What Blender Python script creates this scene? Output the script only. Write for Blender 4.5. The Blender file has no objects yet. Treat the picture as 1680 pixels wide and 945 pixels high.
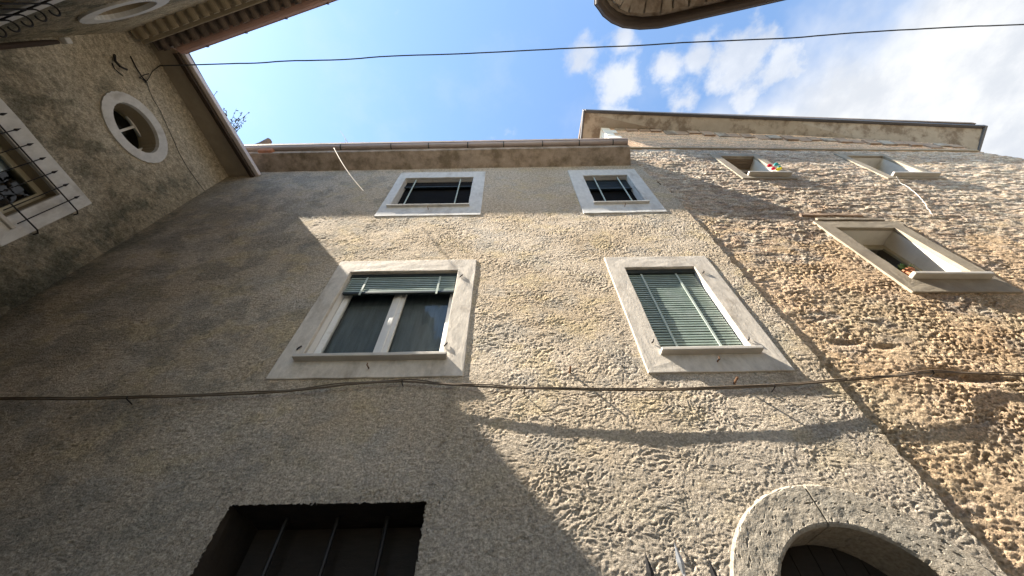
import bpy, bmesh, math, random
import numpy as np
from mathutils import Vector, Matrix, Euler

random.seed(7)
S = bpy.context.scene
COL = S.collection
rad = math.radians

# ------------------------------------------------------------------ camera
PITCH, ROLL, YAW, FPX = rad(52.57), rad(-1.13), rad(-0.27), 607.0
def cam_axes(p, r, y):
    cp, sp = math.cos(p), math.sin(p)
    fwd = np.array([0, cp, sp]); up = np.array([0, -sp, cp]); rt = np.array([1., 0, 0])
    cr, sr = math.cos(r), math.sin(r)
    rt, up = cr*rt+sr*up, -sr*rt+cr*up
    cy, sy = math.cos(y), math.sin(y)
    Z = np.array([[cy, -sy, 0], [sy, cy, 0], [0, 0, 1]])
    return np.array([Z@rt, Z@up, Z@fwd])
AX = cam_axes(PITCH, ROLL, YAW)
CAM = np.array([0, 0, 1.6])
cd = bpy.data.cameras.new('camera'); cam = bpy.data.objects.new('camera', cd); COL.objects.link(cam)
cd.sensor_width = 36.0; cd.sensor_fit = 'HORIZONTAL'; cd.lens = FPX/1680*36
cd.clip_start = 0.05; cd.clip_end = 2000
m = Matrix.Identity(4)
for i in range(3):
    m[i][0] = AX[0][i]; m[i][1] = AX[1][i]; m[i][2] = -AX[2][i]; m[i][3] = CAM[i]
cam.matrix_world = m
S.camera = cam
def ray(px, py): return np.array([(px-840)/FPX, (472.5-py)/FPX, 1.0])@AX
def at(px, py, Y):                       # point of the photograph on the plane y = Y
    r = ray(px, py); return CAM+r*(Y/r[1])
def at_z(px, py, Z):                     # ... on the plane z = Z
    r = ray(px, py); return CAM+r*((Z-1.6)/r[2])
def at_p(px, py, p, n):
    r = ray(px, py); return CAM+r*(np.dot(np.array(p)-CAM, n)/np.dot(r, n))

# ------------------------------------------------------------------ light
SUN_TRAVEL = Vector((1.0, 0.215, -1.168)).normalized()
w = bpy.data.worlds.new('World'); S.world = w; w.use_nodes = True
nt = w.node_tree; nt.nodes.clear()
def wn(t, **k):
    n = nt.nodes.new(t)
    for a, b in k.items(): setattr(n, a, b)
    return n
sky = wn('ShaderNodeTexSky', sky_type='NISHITA'); sky.sun_disc = False
to_sun = -SUN_TRAVEL
sky.sun_elevation = math.asin(to_sun.z); sky.sun_rotation = math.atan2(to_sun.x, to_sun.y) % (2*math.pi)
sky.altitude = 300; sky.air_density = 1.0; sky.dust_density = 0.15; sky.ozone_density = 1.5
L = nt.links
def wmath(op, a, b=None, c=None, clamp=False):
    n = wn('ShaderNodeMath', operation=op); n.use_clamp = clamp
    for i, v in enumerate((a, b, c)):
        if v is None: continue
        if isinstance(v, (int, float)): n.inputs[i].default_value = v
        else: L.new(v, n.inputs[i])
    return n.outputs[0]
def wsmooth(v, lo, hi):
    n = wn('ShaderNodeMapRange', interpolation_type='SMOOTHSTEP')
    L.new(v, n.inputs[0]); n.inputs[1].default_value = lo; n.inputs[2].default_value = hi
    return n.outputs[0]
tc = wn('ShaderNodeTexCoord'); sep = wn('ShaderNodeSeparateXYZ'); L.new(tc.outputs['Generated'], sep.inputs[0])
zc = wmath('MAXIMUM', sep.outputs[2], 0.06)
u = wmath('DIVIDE', sep.outputs[0], zc); v = wmath('DIVIDE', sep.outputs[1], zc)
comb = wn('ShaderNodeCombineXYZ'); L.new(u, comb.inputs[0]); L.new(v, comb.inputs[1])
def wnoise(scale, detail, rough, off, dist=0.0):
    mp = wn('ShaderNodeMapping'); L.new(comb.outputs[0], mp.inputs[0]); mp.inputs[1].default_value = (off, off*1.7, off*.3)
    n = wn('ShaderNodeTexNoise'); L.new(mp.outputs[0], n.inputs[0])
    n.inputs['Scale'].default_value = scale; n.inputs['Detail'].default_value = detail
    n.inputs['Roughness'].default_value = rough; n.inputs['Distortion'].default_value = dist
    return n.outputs['Fac']
diag = wmath('ADD', u, wmath('MULTIPLY', v, 1.2))
n1 = wnoise(9.0, 6, 0.55, 3.1, 0.2); n2 = wnoise(3.2, 5, 0.55, 7.7); n3 = wnoise(6.0, 6, 0.6, 1.3)
fld = None
for (cx_, cy_, rr_) in ((.165,.10,.055),(.265,.07,.04),(.275,.145,.075),(.30,.235,.05),(.375,.115,.055),(.44,.10,.045),(.43,.195,.065),(.54,.12,.10),(.58,.19,.11),(.50,.26,.06),(.66,.12,.09)):
    dn_ = wn('ShaderNodeVectorMath', operation='DISTANCE'); L.new(comb.outputs[0], dn_.inputs[0]); dn_.inputs[1].default_value = (cx_, cy_, 0)
    f_ = wmath('SUBTRACT', 1.0, wmath('DIVIDE', dn_.outputs[1] if len(dn_.outputs) > 1 else dn_.outputs[0], rr_*1.25))
    fld = f_ if fld is None else wmath('MAXIMUM', fld, f_)
fld = wmath('MAXIMUM', fld, -0.2)
puff = wsmooth(wmath('ADD', wmath('MULTIPLY', fld, .75), wmath('ADD', wmath('MULTIPLY', wmath('SUBTRACT', n1, .5), 1.5), wmath('MULTIPLY', wmath('SUBTRACT', wnoise(26.0, 5, .6, 2.2), .5), .7))), 0.12, 0.62)
mass = wsmooth(wmath('ADD', diag, wmath('MULTIPLY', wmath('SUBTRACT', n2, 0.5), 0.75)), 0.61, 1.0)
veil = wmath('MULTIPLY', wsmooth(n3, 0.45, 0.8), 0.12)
dens = wmath('MAXIMUM', wmath('MAXIMUM', wmath('MULTIPLY', puff, 0.80), mass), veil, clamp=True)
bg = wn('ShaderNodeBackground'); bg.inputs[1].default_value = 0.122
tint = wn('ShaderNodeMix', data_type='RGBA', blend_type='MULTIPLY'); tint.inputs[0].default_value = 1.0
L.new(sky.outputs[0], tint.inputs[6]); tint.inputs[7].default_value = (.80, .83, .80, 1)
cl = wn('ShaderNodeBackground'); cl.inputs[1].default_value = 1.0
ccol = wn('ShaderNodeMix', data_type='RGBA'); L.new(wsmooth(n3, 0.35, 0.65), ccol.inputs[0])
ccol.inputs[6].default_value = (0.190, 0.200, 0.216, 1); ccol.inputs[7].default_value = (0.245, 0.249, 0.254, 1)
L.new(ccol.outputs[2], cl.inputs[0]); L.new(tint.outputs[2], bg.inputs[0])
mx = wn('ShaderNodeMixShader'); L.new(dens, mx.inputs[0]); L.new(bg.outputs[0], mx.inputs[1]); L.new(cl.outputs[0], mx.inputs[2])
wo = wn('ShaderNodeOutputWorld'); L.new(mx.outputs[0], wo.inputs[0])

sd = bpy.data.lights.new('sun', 'SUN'); sun = bpy.data.objects.new('sun', sd); COL.objects.link(sun)
sd.energy = 5.0; sd.angle = rad(0.53); sd.color = (1.0, 0.91, 0.78)
sun.rotation_euler = SUN_TRAVEL.to_track_quat('-Z', 'Y').to_euler(); sun.location = (-20, -5, 30)
S.view_settings.view_transform = 'Standard'; S.view_settings.look = 'None'
S.view_settings.gamma = 1; S.view_settings.use_curve_mapping = False
S.view_settings.exposure = 2.08
S.cycles.max_bounces = 8; S.cycles.diffuse_bounces = 5

# ------------------------------------------------------------------ noise
def _h(ix, iy, s):
    a = (ix.astype(np.int64)*374761393+iy.astype(np.int64)*668265263+s*2147483647+s*974711) & 0x7fffffff
    a = ((a ^ (a >> 13))*1274126177) & 0x7fffffff
    a = ((a ^ (a >> 16))*2246822519) & 0x7fffffff
    return (a ^ (a >> 15))/float(0x7fffffff)
def perlin(x, y, s=0):
    ix = np.floor(x); iy = np.floor(y); fx = x-ix; fy = y-iy
    ux = fx*fx*fx*(fx*(fx*6-15)+10); uy = fy*fy*fy*(fy*(fy*6-15)+10)
    def g(dx, dy):
        a = _h(ix+dx, iy+dy, s)*2*np.pi
        return np.cos(a)*(fx-dx)+np.sin(a)*(fy-dy)
    a = g(0, 0)*(1-ux)+g(1, 0)*ux; b = g(0, 1)*(1-ux)+g(1, 1)*ux
    return (a*(1-uy)+b*uy)*1.5
def fbm(x, y, o=4, s=0, g=0.5, ridged=False):
    r = 0; a = 1; t = 0; c, n_ = math.cos(.6), math.sin(.6)
    for i in range(o):
        p = perlin(x+i*13.7, y-i*7.3, s+i)
        r = r+a*((1-3.2*np.abs(p)) if ridged else p); t += a; a *= g
        x, y = (x*c-y*n_)*1.93, (x*n_+y*c)*1.93
    return r/t
def sst(v, a, b):
    t = np.clip((v-a)/(b-a), 0, 1); return t*t*(3-2*t)
def voronoi(x, y, s=0):
    ix = np.floor(x); iy = np.floor(y)
    f1 = np.full(x.shape, 9.); f2 = np.full(x.shape, 9.); idx = np.zeros(x.shape); idy = np.zeros(x.shape)
    for dx in (-1, 0, 1):
        for dy in (-1, 0, 1):
            cx = ix+dx; cy = iy+dy
            px = cx+.12+.76*_h(cx, cy, s); py = cy+.12+.76*_h(cx, cy, s+5)
            ax = np.abs(px-x); ay = np.abs(py-y)
            d = (ax**2.6+ay**2.6)**(1/2.6)
            c = d < f1
            f2 = np.where(c, f1, np.minimum(f2, d)); f1 = np.where(c, d, f1)
            idx = np.where(c, cx, idx); idy = np.where(c, cy, idy)
    return f1, f2-f1, idx, idy

# ------------------------------------------------------------------ materials
def mat(name, col, rough=0.9, var=0.15, scale=8.0, bump=0.0, bscale=60.0, attr=None, metal=0.0, spec=0.3, col2=None, c2scale=2.5, c2lo=.5, c2hi=.7, stretch=(1, 1, 1), nr=.25):
    mt = bpy.data.materials.new(name); mt.use_nodes = True
    N = mt.node_tree.nodes; K = mt.node_tree.links; b = N['Principled BSDF']
    b.inputs['Roughness'].default_value = rough; b.inputs['Metallic'].default_value = metal
    b.inputs['Specular IOR Level'].default_value = spec
    t = N.new('ShaderNodeTexCoord'); mp = N.new('ShaderNodeMapping'); K.new(t.outputs['Object'], mp.inputs[0]); mp.inputs[3].default_value = stretch
    n = N.new('ShaderNodeTexNoise'); K.new(mp.outputs[0], n.inputs[0]); n.inputs['Scale'].default_value = scale; n.inputs['Detail'].default_value = 8; n.inputs['Roughness'].default_value = .65
    r = N.new('ShaderNodeMapRange'); K.new(n.outputs[0], r.inputs[0]); r.inputs[1].default_value = .5-nr; r.inputs[2].default_value = .5+nr
    r.inputs[3].default_value = 1-var; r.inputs[4].default_value = 1+var
    if attr:
        a = N.new('ShaderNodeAttribute'); a.attribute_name = attr; src = a.outputs['Color']
    else:
        c = N.new('ShaderNodeRGB'); c.outputs[0].default_value = (*col, 1); src = c.outputs[0]
    if col2:
        n2 = N.new('ShaderNodeTexNoise'); K.new(mp.outputs[0], n2.inputs[0]); n2.inputs['Scale'].default_value = c2scale; n2.inputs['Detail'].default_value = 7; n2.inputs['Roughness'].default_value = .65
        r2 = N.new('ShaderNodeMapRange'); K.new(n2.outputs[0], r2.inputs[0]); r2.inputs[1].default_value = c2lo; r2.inputs[2].default_value = c2hi
        m2 = N.new('ShaderNodeMix'); m2.data_type = 'RGBA'; K.new(r2.outputs[0], m2.inputs[0]); K.new(src, m2.inputs[6]); m2.inputs[7].default_value = (*col2, 1); src = m2.outputs[2]
    mm = N.new('ShaderNodeVectorMath'); mm.operation = 'SCALE'; K.new(src, mm.inputs[0]); K.new(r.outputs[0], mm.inputs['Scale'])
    K.new(mm.outputs[0], b.inputs['Base Color'])
    if bump > 0:
        n3 = N.new('ShaderNodeTexNoise'); K.new(mp.outputs[0], n3.inputs[0]); n3.inputs['Scale'].default_value = bscale; n3.inputs['Detail'].default_value = 6; n3.inputs['Roughness'].default_value = .7
        bp = N.new('ShaderNodeBump'); bp.inputs['Strength'].default_value = 1.0; bp.inputs['Distance'].default_value = bump
        K.new(n3.outputs[0], bp.inputs['Height']); K.new(bp.outputs[0], b.inputs['Normal'])
    return mt
def glass_mat():
    mt = bpy.data.materials.new('window_glass'); mt.use_nodes = True
    N = mt.node_tree.nodes; K = mt.node_tree.links; N.clear()
    o = N.new('ShaderNodeOutputMaterial'); mx = N.new('ShaderNodeMixShader'); tr = N.new('ShaderNodeBsdfTransparent'); gl = N.new('ShaderNodeBsdfGlossy')
    gl.inputs['Roughness'].default_value = 0.02; tr.inputs[0].default_value = (.94, .96, .95, 1)
    lw = N.new('ShaderNodeFresnel'); lw.inputs[0].default_value = 1.52
    ge = N.new('ShaderNodeNewGeometry'); inv = N.new('ShaderNodeMath'); inv.operation = 'SUBTRACT'; inv.inputs[0].default_value = 1; K.new(ge.outputs['Backfacing'], inv.inputs[1])
    mu = N.new('ShaderNodeMath'); mu.operation = 'MULTIPLY'; K.new(lw.outputs[0], mu.inputs[0]); K.new(inv.outputs[0], mu.inputs[1])
    n = N.new('ShaderNodeTexNoise'); n.inputs['Scale'].default_value = 2.2; bp = N.new('ShaderNodeBump'); bp.inputs['Distance'].default_value = .006
    K.new(n.outputs[0], bp.inputs['Height']); K.new(bp.outputs[0], gl.inputs['Normal'])
    K.new(mu.outputs[0], mx.inputs[0]); K.new(tr.outputs[0], mx.inputs[1]); K.new(gl.outputs[0], mx.inputs[2]); K.new(mx.outputs[0], o.inputs[0])
    return mt
M = dict(
 plaster=mat('roughcast_plaster', (0,0,0), .95, .42, 60, .018, 78, nr=.17, attr='col', spec=.15),
 rubble=mat('rubble_stone', (0,0,0), .92, .42, 60, .022, 62, nr=.17, attr='col', spec=.2),
 surround=mat('grey_marble_surround', (.55,.50,.43), .75, .20, 14, .004, 35, col2=(.25,.205,.155), c2scale=4.2, c2lo=.50, c2hi=.80, stretch=(1,1,.55)),
 surround_up=mat('pale_marble_surround', (.58,.57,.54), .75, .14, 14, .003, 40, col2=(.36,.33,.29), c2scale=4.0, c2lo=.52, c2hi=.82, stretch=(1,1,.6)),
 sillm=mat('sill_marble', (.50,.47,.42), .6, .12, 6, .001, 60),
 white=mat('white_paint', (.66,.65,.62), .5, .08, 5, .0006, 80, col2=(.42,.39,.34), c2scale=5, c2lo=.58, c2hi=.8),
 jamb=mat('whitewashed_reveal', (.70,.67,.60), .85, .08, 3, .003, 30, col2=(.5,.46,.38), c2scale=2.5, c2lo=.5, c2hi=.8),
 oldstone=mat('weathered_stone_band', (.36,.31,.235), .9, .16, 7, .004, 40, col2=(.24,.20,.15), c2scale=2.2, c2lo=.45, c2hi=.75),
 archstone=mat('pitted_arch_stone', (.37,.325,.26), .92, .30, 40, .010, 70, spec=.15, nr=.18, col2=(.27,.25,.21), c2scale=5, c2lo=.45, c2hi=.75),
 shutter=mat('green_slat_paint', (.27,.34,.30), .45, .12, 9, .0006, 60, spec=.4, col2=(.38,.44,.40), c2scale=4, c2lo=.5, c2hi=.7),
 shutter_dark=mat('dark_green_slat_paint', (.014,.022,.022), .45, .2, 9, spec=.4),  # dark rails and housings; also puts shade into upper slats and slat gaps
 cord=mat('pale_green_strap', (.42,.48,.43), .6, .1, 9),
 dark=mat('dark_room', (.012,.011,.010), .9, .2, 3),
 darkwood=mat('dark_wood', (.022,.016,.012), .7, .3, 8, .002, 40, stretch=(1,1,6)),
 wood=mat('old_brown_plank', (.20,.15,.10), .8, .25, 6, .003, 30, stretch=(.6,6,1)),
 creamwood=mat('cream_window_wood', (.42,.38,.27), .6, .15, 6),
 soffit=mat('grey_brown_soffit', (.37,.30,.24), .9, .25, 9, .008, 30, col2=(.20,.16,.115), c2scale=3.2, c2lo=.45, c2hi=.62),
 pinksoffit=mat('stone_soffit', (.36,.31,.25), .9, .15, 5, .003, 40, col2=(.20,.155,.115), c2scale=3.1, c2lo=.47, c2hi=.60),
 gutter=mat('pinkish_copper_gutter', (.36,.30,.28), .5, .12, 4, .001, 20, metal=.15, spec=.5, col2=(.30,.27,.26), c2scale=1.2),
 gutter_pale=mat('pale_grey_gutter', (.72,.66,.65), .5, .12, 5),
 gutter_dark=mat('dark_brown_gutter', (.055,.040,.030), .5, .15, 5, metal=.3, spec=.5),
 gutter_thin=mat('dark_grey_gutter', (.10,.095,.095), .5, .15, 5, metal=.4),
 fascia=mat('dark_brown_board', (.050,.034,.024), .8, .2, 6, .002, 30),
 terracotta=mat('terracotta', (.42,.18,.095), .85, .2, 9, .002, 40, col2=(.30,.15,.10), c2scale=5),
 tile=mat('grey_clay_tile', (.20,.155,.125), .9, .25, 9, .003, 40, col2=(.11,.09,.075), c2scale=6, c2lo=.4, c2hi=.65),
 band=mat('buff_eave_band', (.33,.275,.19), .9, .12, 5, .002, 40),
 iron=mat('black_iron', (.022,.020,.020), .55, .3, 20, .0008, 80, metal=.4, spec=.4),
 galv=mat('galvanised_iron', (.33,.33,.33), .45, .2, 12, metal=.7),  # lit copy of the iron: sunlight on the middle spear put into the colour
 rust=mat('rusty_iron', (.16,.085,.045), .8, .3, 30, .001, 80),
 cable=mat('black_cable_sheath', (.13,.10,.07), .6, .2, 10),
 cable_sky=mat('grey_cable_sheath', (.045,.055,.06), .6, .2, 10),
 glass=glass_mat(),
 curtain=mat('pale_blue_curtain', (.45,.52,.60), .8, .1, 4),  # curtain colour; in the oval windows it stands for reflected sky
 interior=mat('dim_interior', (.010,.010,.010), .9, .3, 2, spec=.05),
 leaf=mat('green_leaf', (.06,.13,.05), .6, .3, 14),
 leafgrey=mat('grey_green_twig', (.13,.14,.10), .8, .3, 14),
 soil=mat('potting_soil', (.05,.035,.025), 1, .3, 30, .004, 60),
 straw=mat('dry_stalk', (.55,.48,.38), .8, .1, 20),
 whitecord=mat('white_cord', (.7,.68,.64), .8, .1, 20),
 red=mat('red_plastic', (.65,.02,.05), .35, .05, 5), teal=mat('teal_plastic', (.05,.38,.38), .35, .05, 5), yellow=mat('yellow_plastic', (.72,.60,.03), .35, .05, 5),
 backplaster=mat('plain_plaster', (.36,.31,.24), .95, .15, 5, .006, 20),
 darkreveal=mat('sooty_reveal', (.035,.028,.022), .95, .25, 9, .006, 30),  # near-black reveal: shade of the recess is put into its colour
 rooftile=mat('faded_roof_tile', (.24,.185,.15), .9, .3, 5, .004, 30, col2=(.16,.13,.11), c2scale=3),
 gutter_pink=mat('faded_pink_gutter', (.42,.26,.21), .6, .15, 4, .001, 20),
 dimcurtain=mat('dim_grey_curtain', (.11,.13,.15), .9, .35, 3, stretch=(6,1,.6)),  # stands for the grey-blue reflection in the lower left glass
 browneave=mat('brown_eave_block', (.36,.26,.185), .9, .3, 8, .008, 30, col2=(.20,.14,.10), c2scale=4, c2lo=.45, c2hi=.7),
 cobble=mat('stone_paving', (.22,.20,.17), .85, .2, 4, .01, 9),
)

# ------------------------------------------------------------------ mesh helpers
ORG = {}
def link(name, me, material, parent=None, smooth=False, org=None):
    o = bpy.data.objects.new(name, me); COL.objects.link(o)
    if material: me.materials.append(material)
    if smooth: me.polygons.foreach_set('use_smooth', [True]*len(me.polygons))
    if parent is not None:
        base = ORG[parent]
        o.parent = parent; ORG[o] = base
    else:
        base = Vector(org) if org is not None else Vector((0, 0, 0))
        o.location = base; ORG[o] = base
    if base.length > 0:
        me.transform(Matrix.Translation(-base))
    return o
def thing(name, label, cat, loc, group=None):
    o = bpy.data.objects.new(name, None); COL.objects.link(o); o.location = loc; ORG[o] = Vector(loc)
    o.empty_display_size = .2; tag(o, label, cat, group); return o
def tag(o, label, cat, group=None):
    o['label'] = label; o['category'] = cat
    if group: o['group'] = group
    return o
class MB:
    def __init__(s, frame=None): s.v = []; s.f = []; s.fr = frame
    def add(s, vs, fs):
        n = len(s.v)
        for p in vs: s.v.append(tuple(s.fr(*p)) if s.fr else tuple(p))
        s.f += [tuple(i+n for i in f) for f in fs]; return s
    def box(s, x0, x1, y0, y1, z0, z1):
        return s.add([(x0,y0,z0),(x1,y0,z0),(x1,y1,z0),(x0,y1,z0),(x0,y0,z1),(x1,y0,z1),(x1,y1,z1),(x0,y1,z1)],
                     [(0,3,2,1),(4,5,6,7),(0,1,5,4),(1,2,6,5),(2,3,7,6),(3,0,4,7)])
    def hexa(s, b, t):
        return s.add(list(b)+list(t), [(0,3,2,1),(4,5,6,7),(0,1,5,4),(1,2,6,5),(2,3,7,6),(3,0,4,7)])
    def ring(s, o, i, y0, y1):
        # rectangular frame; o, i = (x0,x1,z0,z1), from y0 (front) to y1
        def r(q, y): return [(q[0],y,q[2]),(q[1],y,q[2]),(q[1],y,q[3]),(q[0],y,q[3])]
        vs = r(o,y0)+r(i,y0)+r(o,y1)+r(i,y1); fs = []
        for k in range(4):
            j = (k+1) % 4
            fs += [(k,j,4+j,4+k), (8+j,8+k,12+k,12+j), (k,8+k,8+j,j), (4+k,4+j,12+j,12+k)]
        return s.add(vs, fs)
    def tube(s, pts, r, n=8, cap=True):
        pts = [Vector(p) for p in pts]; rs = r if isinstance(r, (list, tuple)) else [r]*len(pts)
        vs = []; fs = []; up = None
        for k, p in enumerate(pts):
            t = (pts[min(k+1, len(pts)-1)]-pts[max(k-1, 0)])
            t = t.normalized() if t.length > 1e-9 else Vector((0,0,1))
            if up is None: up = Vector((0,0,1)) if abs(t.z) < .9 else Vector((1,0,0))
            a = t.cross(up); a = a.normalized() if a.length > 1e-6 else t.orthogonal().normalized()
            b = a.cross(t).normalized(); up = b
            for q in range(n):
                w_ = 2*math.pi*q/n; vs.append(p+(a*math.cos(w_)+b*math.sin(w_))*rs[k])
        for k in range(len(pts)-1):
            for q in range(n):
                q2 = (q+1) % n; fs.append((k*n+q, k*n+q2, (k+1)*n+q2, (k+1)*n+q))
        if cap: fs += [tuple(reversed(range(n))), tuple((len(pts)-1)*n+q for q in range(n))]
        return s.add([tuple(p) for p in vs], fs)
    def sweep(s, path, prof, closed=False):
        # path: world points (x,y,z) mostly horizontal; prof: (outward, up) pairs; outward = right of travel
        pts = [Vector(p) for p in path]; vs = []; fs = []; n = len(prof)
        for k, p in enumerate(pts):
            d1 = (pts[min(k+1, len(pts)-1)]-pts[k]); d0 = pts[k]-pts[max(k-1, 0)]
            d1 = d1 if d1.length > 1e-9 else d0; d0 = d0 if d0.length > 1e-9 else d1
            n0 = Vector((d0.y, -d0.x, 0)).normalized(); n1_ = Vector((d1.y, -d1.x, 0)).normalized()
            nn = (n0+n1_); nn = nn/ max(.3, nn.length**2/2)
            for a, b in prof: vs.append(p+nn*a+Vector((0,0,b)))
        for k in range(len(pts)-1):
            for q in range(n if closed else n-1):
                q2 = (q+1) % n; fs.append((k*n+q, k*n+q2, (k+1)*n+q2, (k+1)*n+q))
        if closed: fs += [tuple(reversed(range(n))), tuple((len(pts)-1)*n+q for q in range(n))]
        return s.add([tuple(p) for p in vs], fs)
    def build(s, name, material, parent=None, bevel=0, smooth=False, org=None, seg=2, label=None, rough=0):
        me = bpy.data.meshes.new(name); me.from_pydata(s.v, [], s.f)
        bm = bmesh.new(); bm.from_mesh(me); bmesh.ops.recalc_face_normals(bm, faces=bm.faces)
        if rough:                        # chipped, hand-made edges: cut long edges, then jitter
            for _ in range(3):
                ed = [e for e in bm.edges if e.calc_length() > .12]
                if not ed: break
                bmesh.ops.subdivide_edges(bm, edges=ed, cuts=1, use_grid_fill=True)
            for vv in bm.verts:
                vv.co += Vector((random.uniform(-1,1), random.uniform(-.4,.4), random.uniform(-1,1)))*rough
        bm.to_mesh(me); bm.free()
        o = link(name, me, material, parent, smooth, org)
        if bevel:
            b = o.modifiers.new('bevel', 'BEVEL'); b.width = bevel; b.segments = seg; b.limit_method = 'ANGLE'; b.angle_limit = rad(40)
        if label: o['label'] = label
        return o
def gutter_prof(r, th=.012, n=9, lip=.012):
    out = [(r*math.sin(a)*1.0+r, -r*math.cos(a)) for a in [(-math.pi/2)+math.pi*k/(n-1) for k in range(n)]]
    inn = [(r+(r-th)*math.sin(a), -(r-th)*math.cos(a)) for a in [(math.pi/2)-math.pi*k/(n-1) for k in range(n)]]
    return out+[(2*r+lip, 0), (2*r+lip, lip), (2*r-th, lip)]+inn

def relief(name, us, zs, disp, colf, to_world, holes, material, parent, keep=None, warp=None):
    us = np.array(us); zs = np.array(zs)
    for h in holes:                              # snap grid lines on to the opening edges
        for e in h[:2]: us[np.argmin(abs(us-e))] = e
        for e in h[2:]: zs[np.argmin(abs(zs-e))] = e
    U, Z = np.meshgrid(us, zs)
    if warp is not None: U, Z = warp(U, Z)
    d = disp(U, Z); c = colf(U, Z, d)
    P = to_world(U, d, Z).reshape(-1, 3)
    nu, nz = len(us), len(zs)
    i = np.arange(nu*nz).reshape(nz, nu)
    q = np.stack([i[:-1,:-1], i[:-1,1:], i[1:,1:], i[1:,:-1]], -1).reshape(-1, 4)
    cu = (U[:-1,:-1]+U[1:,1:])/2; cz = (Z[:-1,:-1]+Z[1:,1:])/2
    k = np.ones(cu.shape, bool)
    for h in holes: k &= ~((cu > h[0]) & (cu < h[1]) & (cz > h[2]) & (cz < h[3]))
    if keep is not None: k &= keep(cu, cz)
    q = q[k.reshape(-1)]
    me = bpy.data.meshes.new(name); me.vertices.add(len(P)); me.vertices.foreach_set('co', P.reshape(-1).astype(np.float32))
    me.loops.add(q.size); me.loops.foreach_set('vertex_index', q.reshape(-1).astype(np.int32))
    me.polygons.add(len(q)); me.polygons.foreach_set('loop_start', (np.arange(len(q))*4).astype(np.int32))
    me.update(calc_edges=True)
    a = me.color_attributes.new('col', 'FLOAT_COLOR', 'POINT')
    cc = np.concatenate([c.reshape(-1, 3), np.ones((len(P), 1))], 1); a.data.foreach_set('color', cc.reshape(-1).astype(np.float32))
    me.validate()
    return link(name, me, material, parent, smooth=True)
def mixc(a, b, t): return np.array(a)*(1-t[..., None])+np.array(b)*t[..., None]
def steps(segs):
    out = []
    for a, b, s in segs: out += list(np.arange(a, b-1e-6, s))
    return out+[segs[-1][1]]

# ------------------------------------------------------------------ ground
g = MB().box(-120, 120, -120, 120, -.3, 0).build('ground', M['cobble']); g['kind'] = 'structure'

# ================================================================== ROUGHCAST HOUSE (front)
D = 2.6
house = thing('plaster_house', 'roughcast plastered house with four framed windows and a round-arched doorway', 'house', (-1.4, 3.5, 0))
OPEN = {'LL': (-1.97,-.65,3.95,5.36), 'LR': (1.41,2.26,3.96,5.36), 'UL': (-1.96,-.68,7.2,8.47), 'UR': (1.40,2.24,7.2,8.46)}
LOW = (-1.875, -.58, 1.55, 2.69)
AC, AZ, AI, AO = 1.96, 1.955, .545, .80
def pl_disp(x, z):
    wx = x+.10*perlin(x/.31, z/.22, 40)+.02*perlin(x/.06, z/.05, 43); wz = z+.05*perlin(x/.27, z/.19, 41)+.012*perlin(x/.07, z/.05, 42)
    patch = .62+.75*sst(fbm(x/.55, z/.35, 4, 8, .6), -.25, .3)
    broad = .0060*fbm(wx/.15, wz/.10, 3, 45, .55)+.0058*fbm(wx/.034, wz/.025, 2, 49, .8)
    crease = .0022*fbm(wx/.034, wz/.021, 2, 46, .7, ridged=True)
    pits = -.010*sst(fbm(wx/.034, wz/.026, 2, 47, .5)+.25*perlin(x/.6, z/.4, 48), .30, .52)
    d = (broad+crease+pits)*patch*.62+.005*fbm(x/.6, z/.45, 2, 6)+.004*perlin(x/2.1, z/2.4, 7)
    for o in OPEN.values():                     # plaster dies flat against the window surrounds
        dx = np.maximum(np.maximum(o[0]-.2-x, x-o[1]-.2), 0); dz = np.maximum(np.maximum(o[2]-.22-z, z-o[3]-.2), 0)
        t = sst(np.hypot(dx, dz), .0, .12); d = d*(.35+.65*t)-.002*(1-t)
    return d
def pl_col(x, z, d):
    t = fbm(x/1.3, z/1.1, 4, 21)*.5+.5
    c = mixc((.47,.38,.27), (.54,.465,.37), sst(t, .25, .75))
    ye = sst(fbm(x/.5, z/.35, 4, 27, .6), .02, .35); c = c*(1-.5*ye[..., None])+.5*ye[..., None]*np.array((.52,.42,.25))
    gr = sst(fbm(x/.6+4, z/.5, 4, 28, .6), .05, .35); c = c*(1-.45*gr[..., None])+.45*gr[..., None]*np.array((.36,.34,.30))
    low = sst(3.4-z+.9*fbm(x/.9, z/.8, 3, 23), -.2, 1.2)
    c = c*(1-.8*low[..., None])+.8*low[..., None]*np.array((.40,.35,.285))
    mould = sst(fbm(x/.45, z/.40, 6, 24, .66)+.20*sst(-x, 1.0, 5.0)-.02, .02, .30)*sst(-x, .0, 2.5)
    c = c*(1-.50*mould[..., None])+.50*mould[..., None]*np.array((.215,.21,.18))  # mould stains, darkened further to deepen the shade on the left side
    for key, o in OPEN.items():                 # run-off stains under the corners of the surrounds
        for xx in (o[0]-.12, o[1]+.12):
            zt = o[2]-.25; k = np.exp(-((x-xx-.03*perlin(z/.2, z*0, 50))/.05)**2)*sst(zt-z, -.02, .03)*np.exp(-np.maximum(zt-z, 0)/.5)
            c = c*(1-.28*k[..., None])
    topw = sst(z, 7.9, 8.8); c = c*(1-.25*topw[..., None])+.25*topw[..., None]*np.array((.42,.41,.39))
    c = c*(1-.16*sst(-x-.3*z, -1.0, 2.6)*sst(z, 8.2, 6.5))[..., None]  # darker toward the lower left: shade deepened through the colour
    edge_ = .8*sst(-x, 4.9, 5.6); c = c*(1-edge_[..., None])+edge_[..., None]*corner_col(z, x)
    sp = fbm(x/.05, z/.026, 5, 26, .8); c = c*(1+.85*np.clip(sp, -.5, .5))[..., None]
    return np.clip(c*(1+7.0*np.clip(d, -.02, .02))[..., None], .03, .85)
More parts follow.
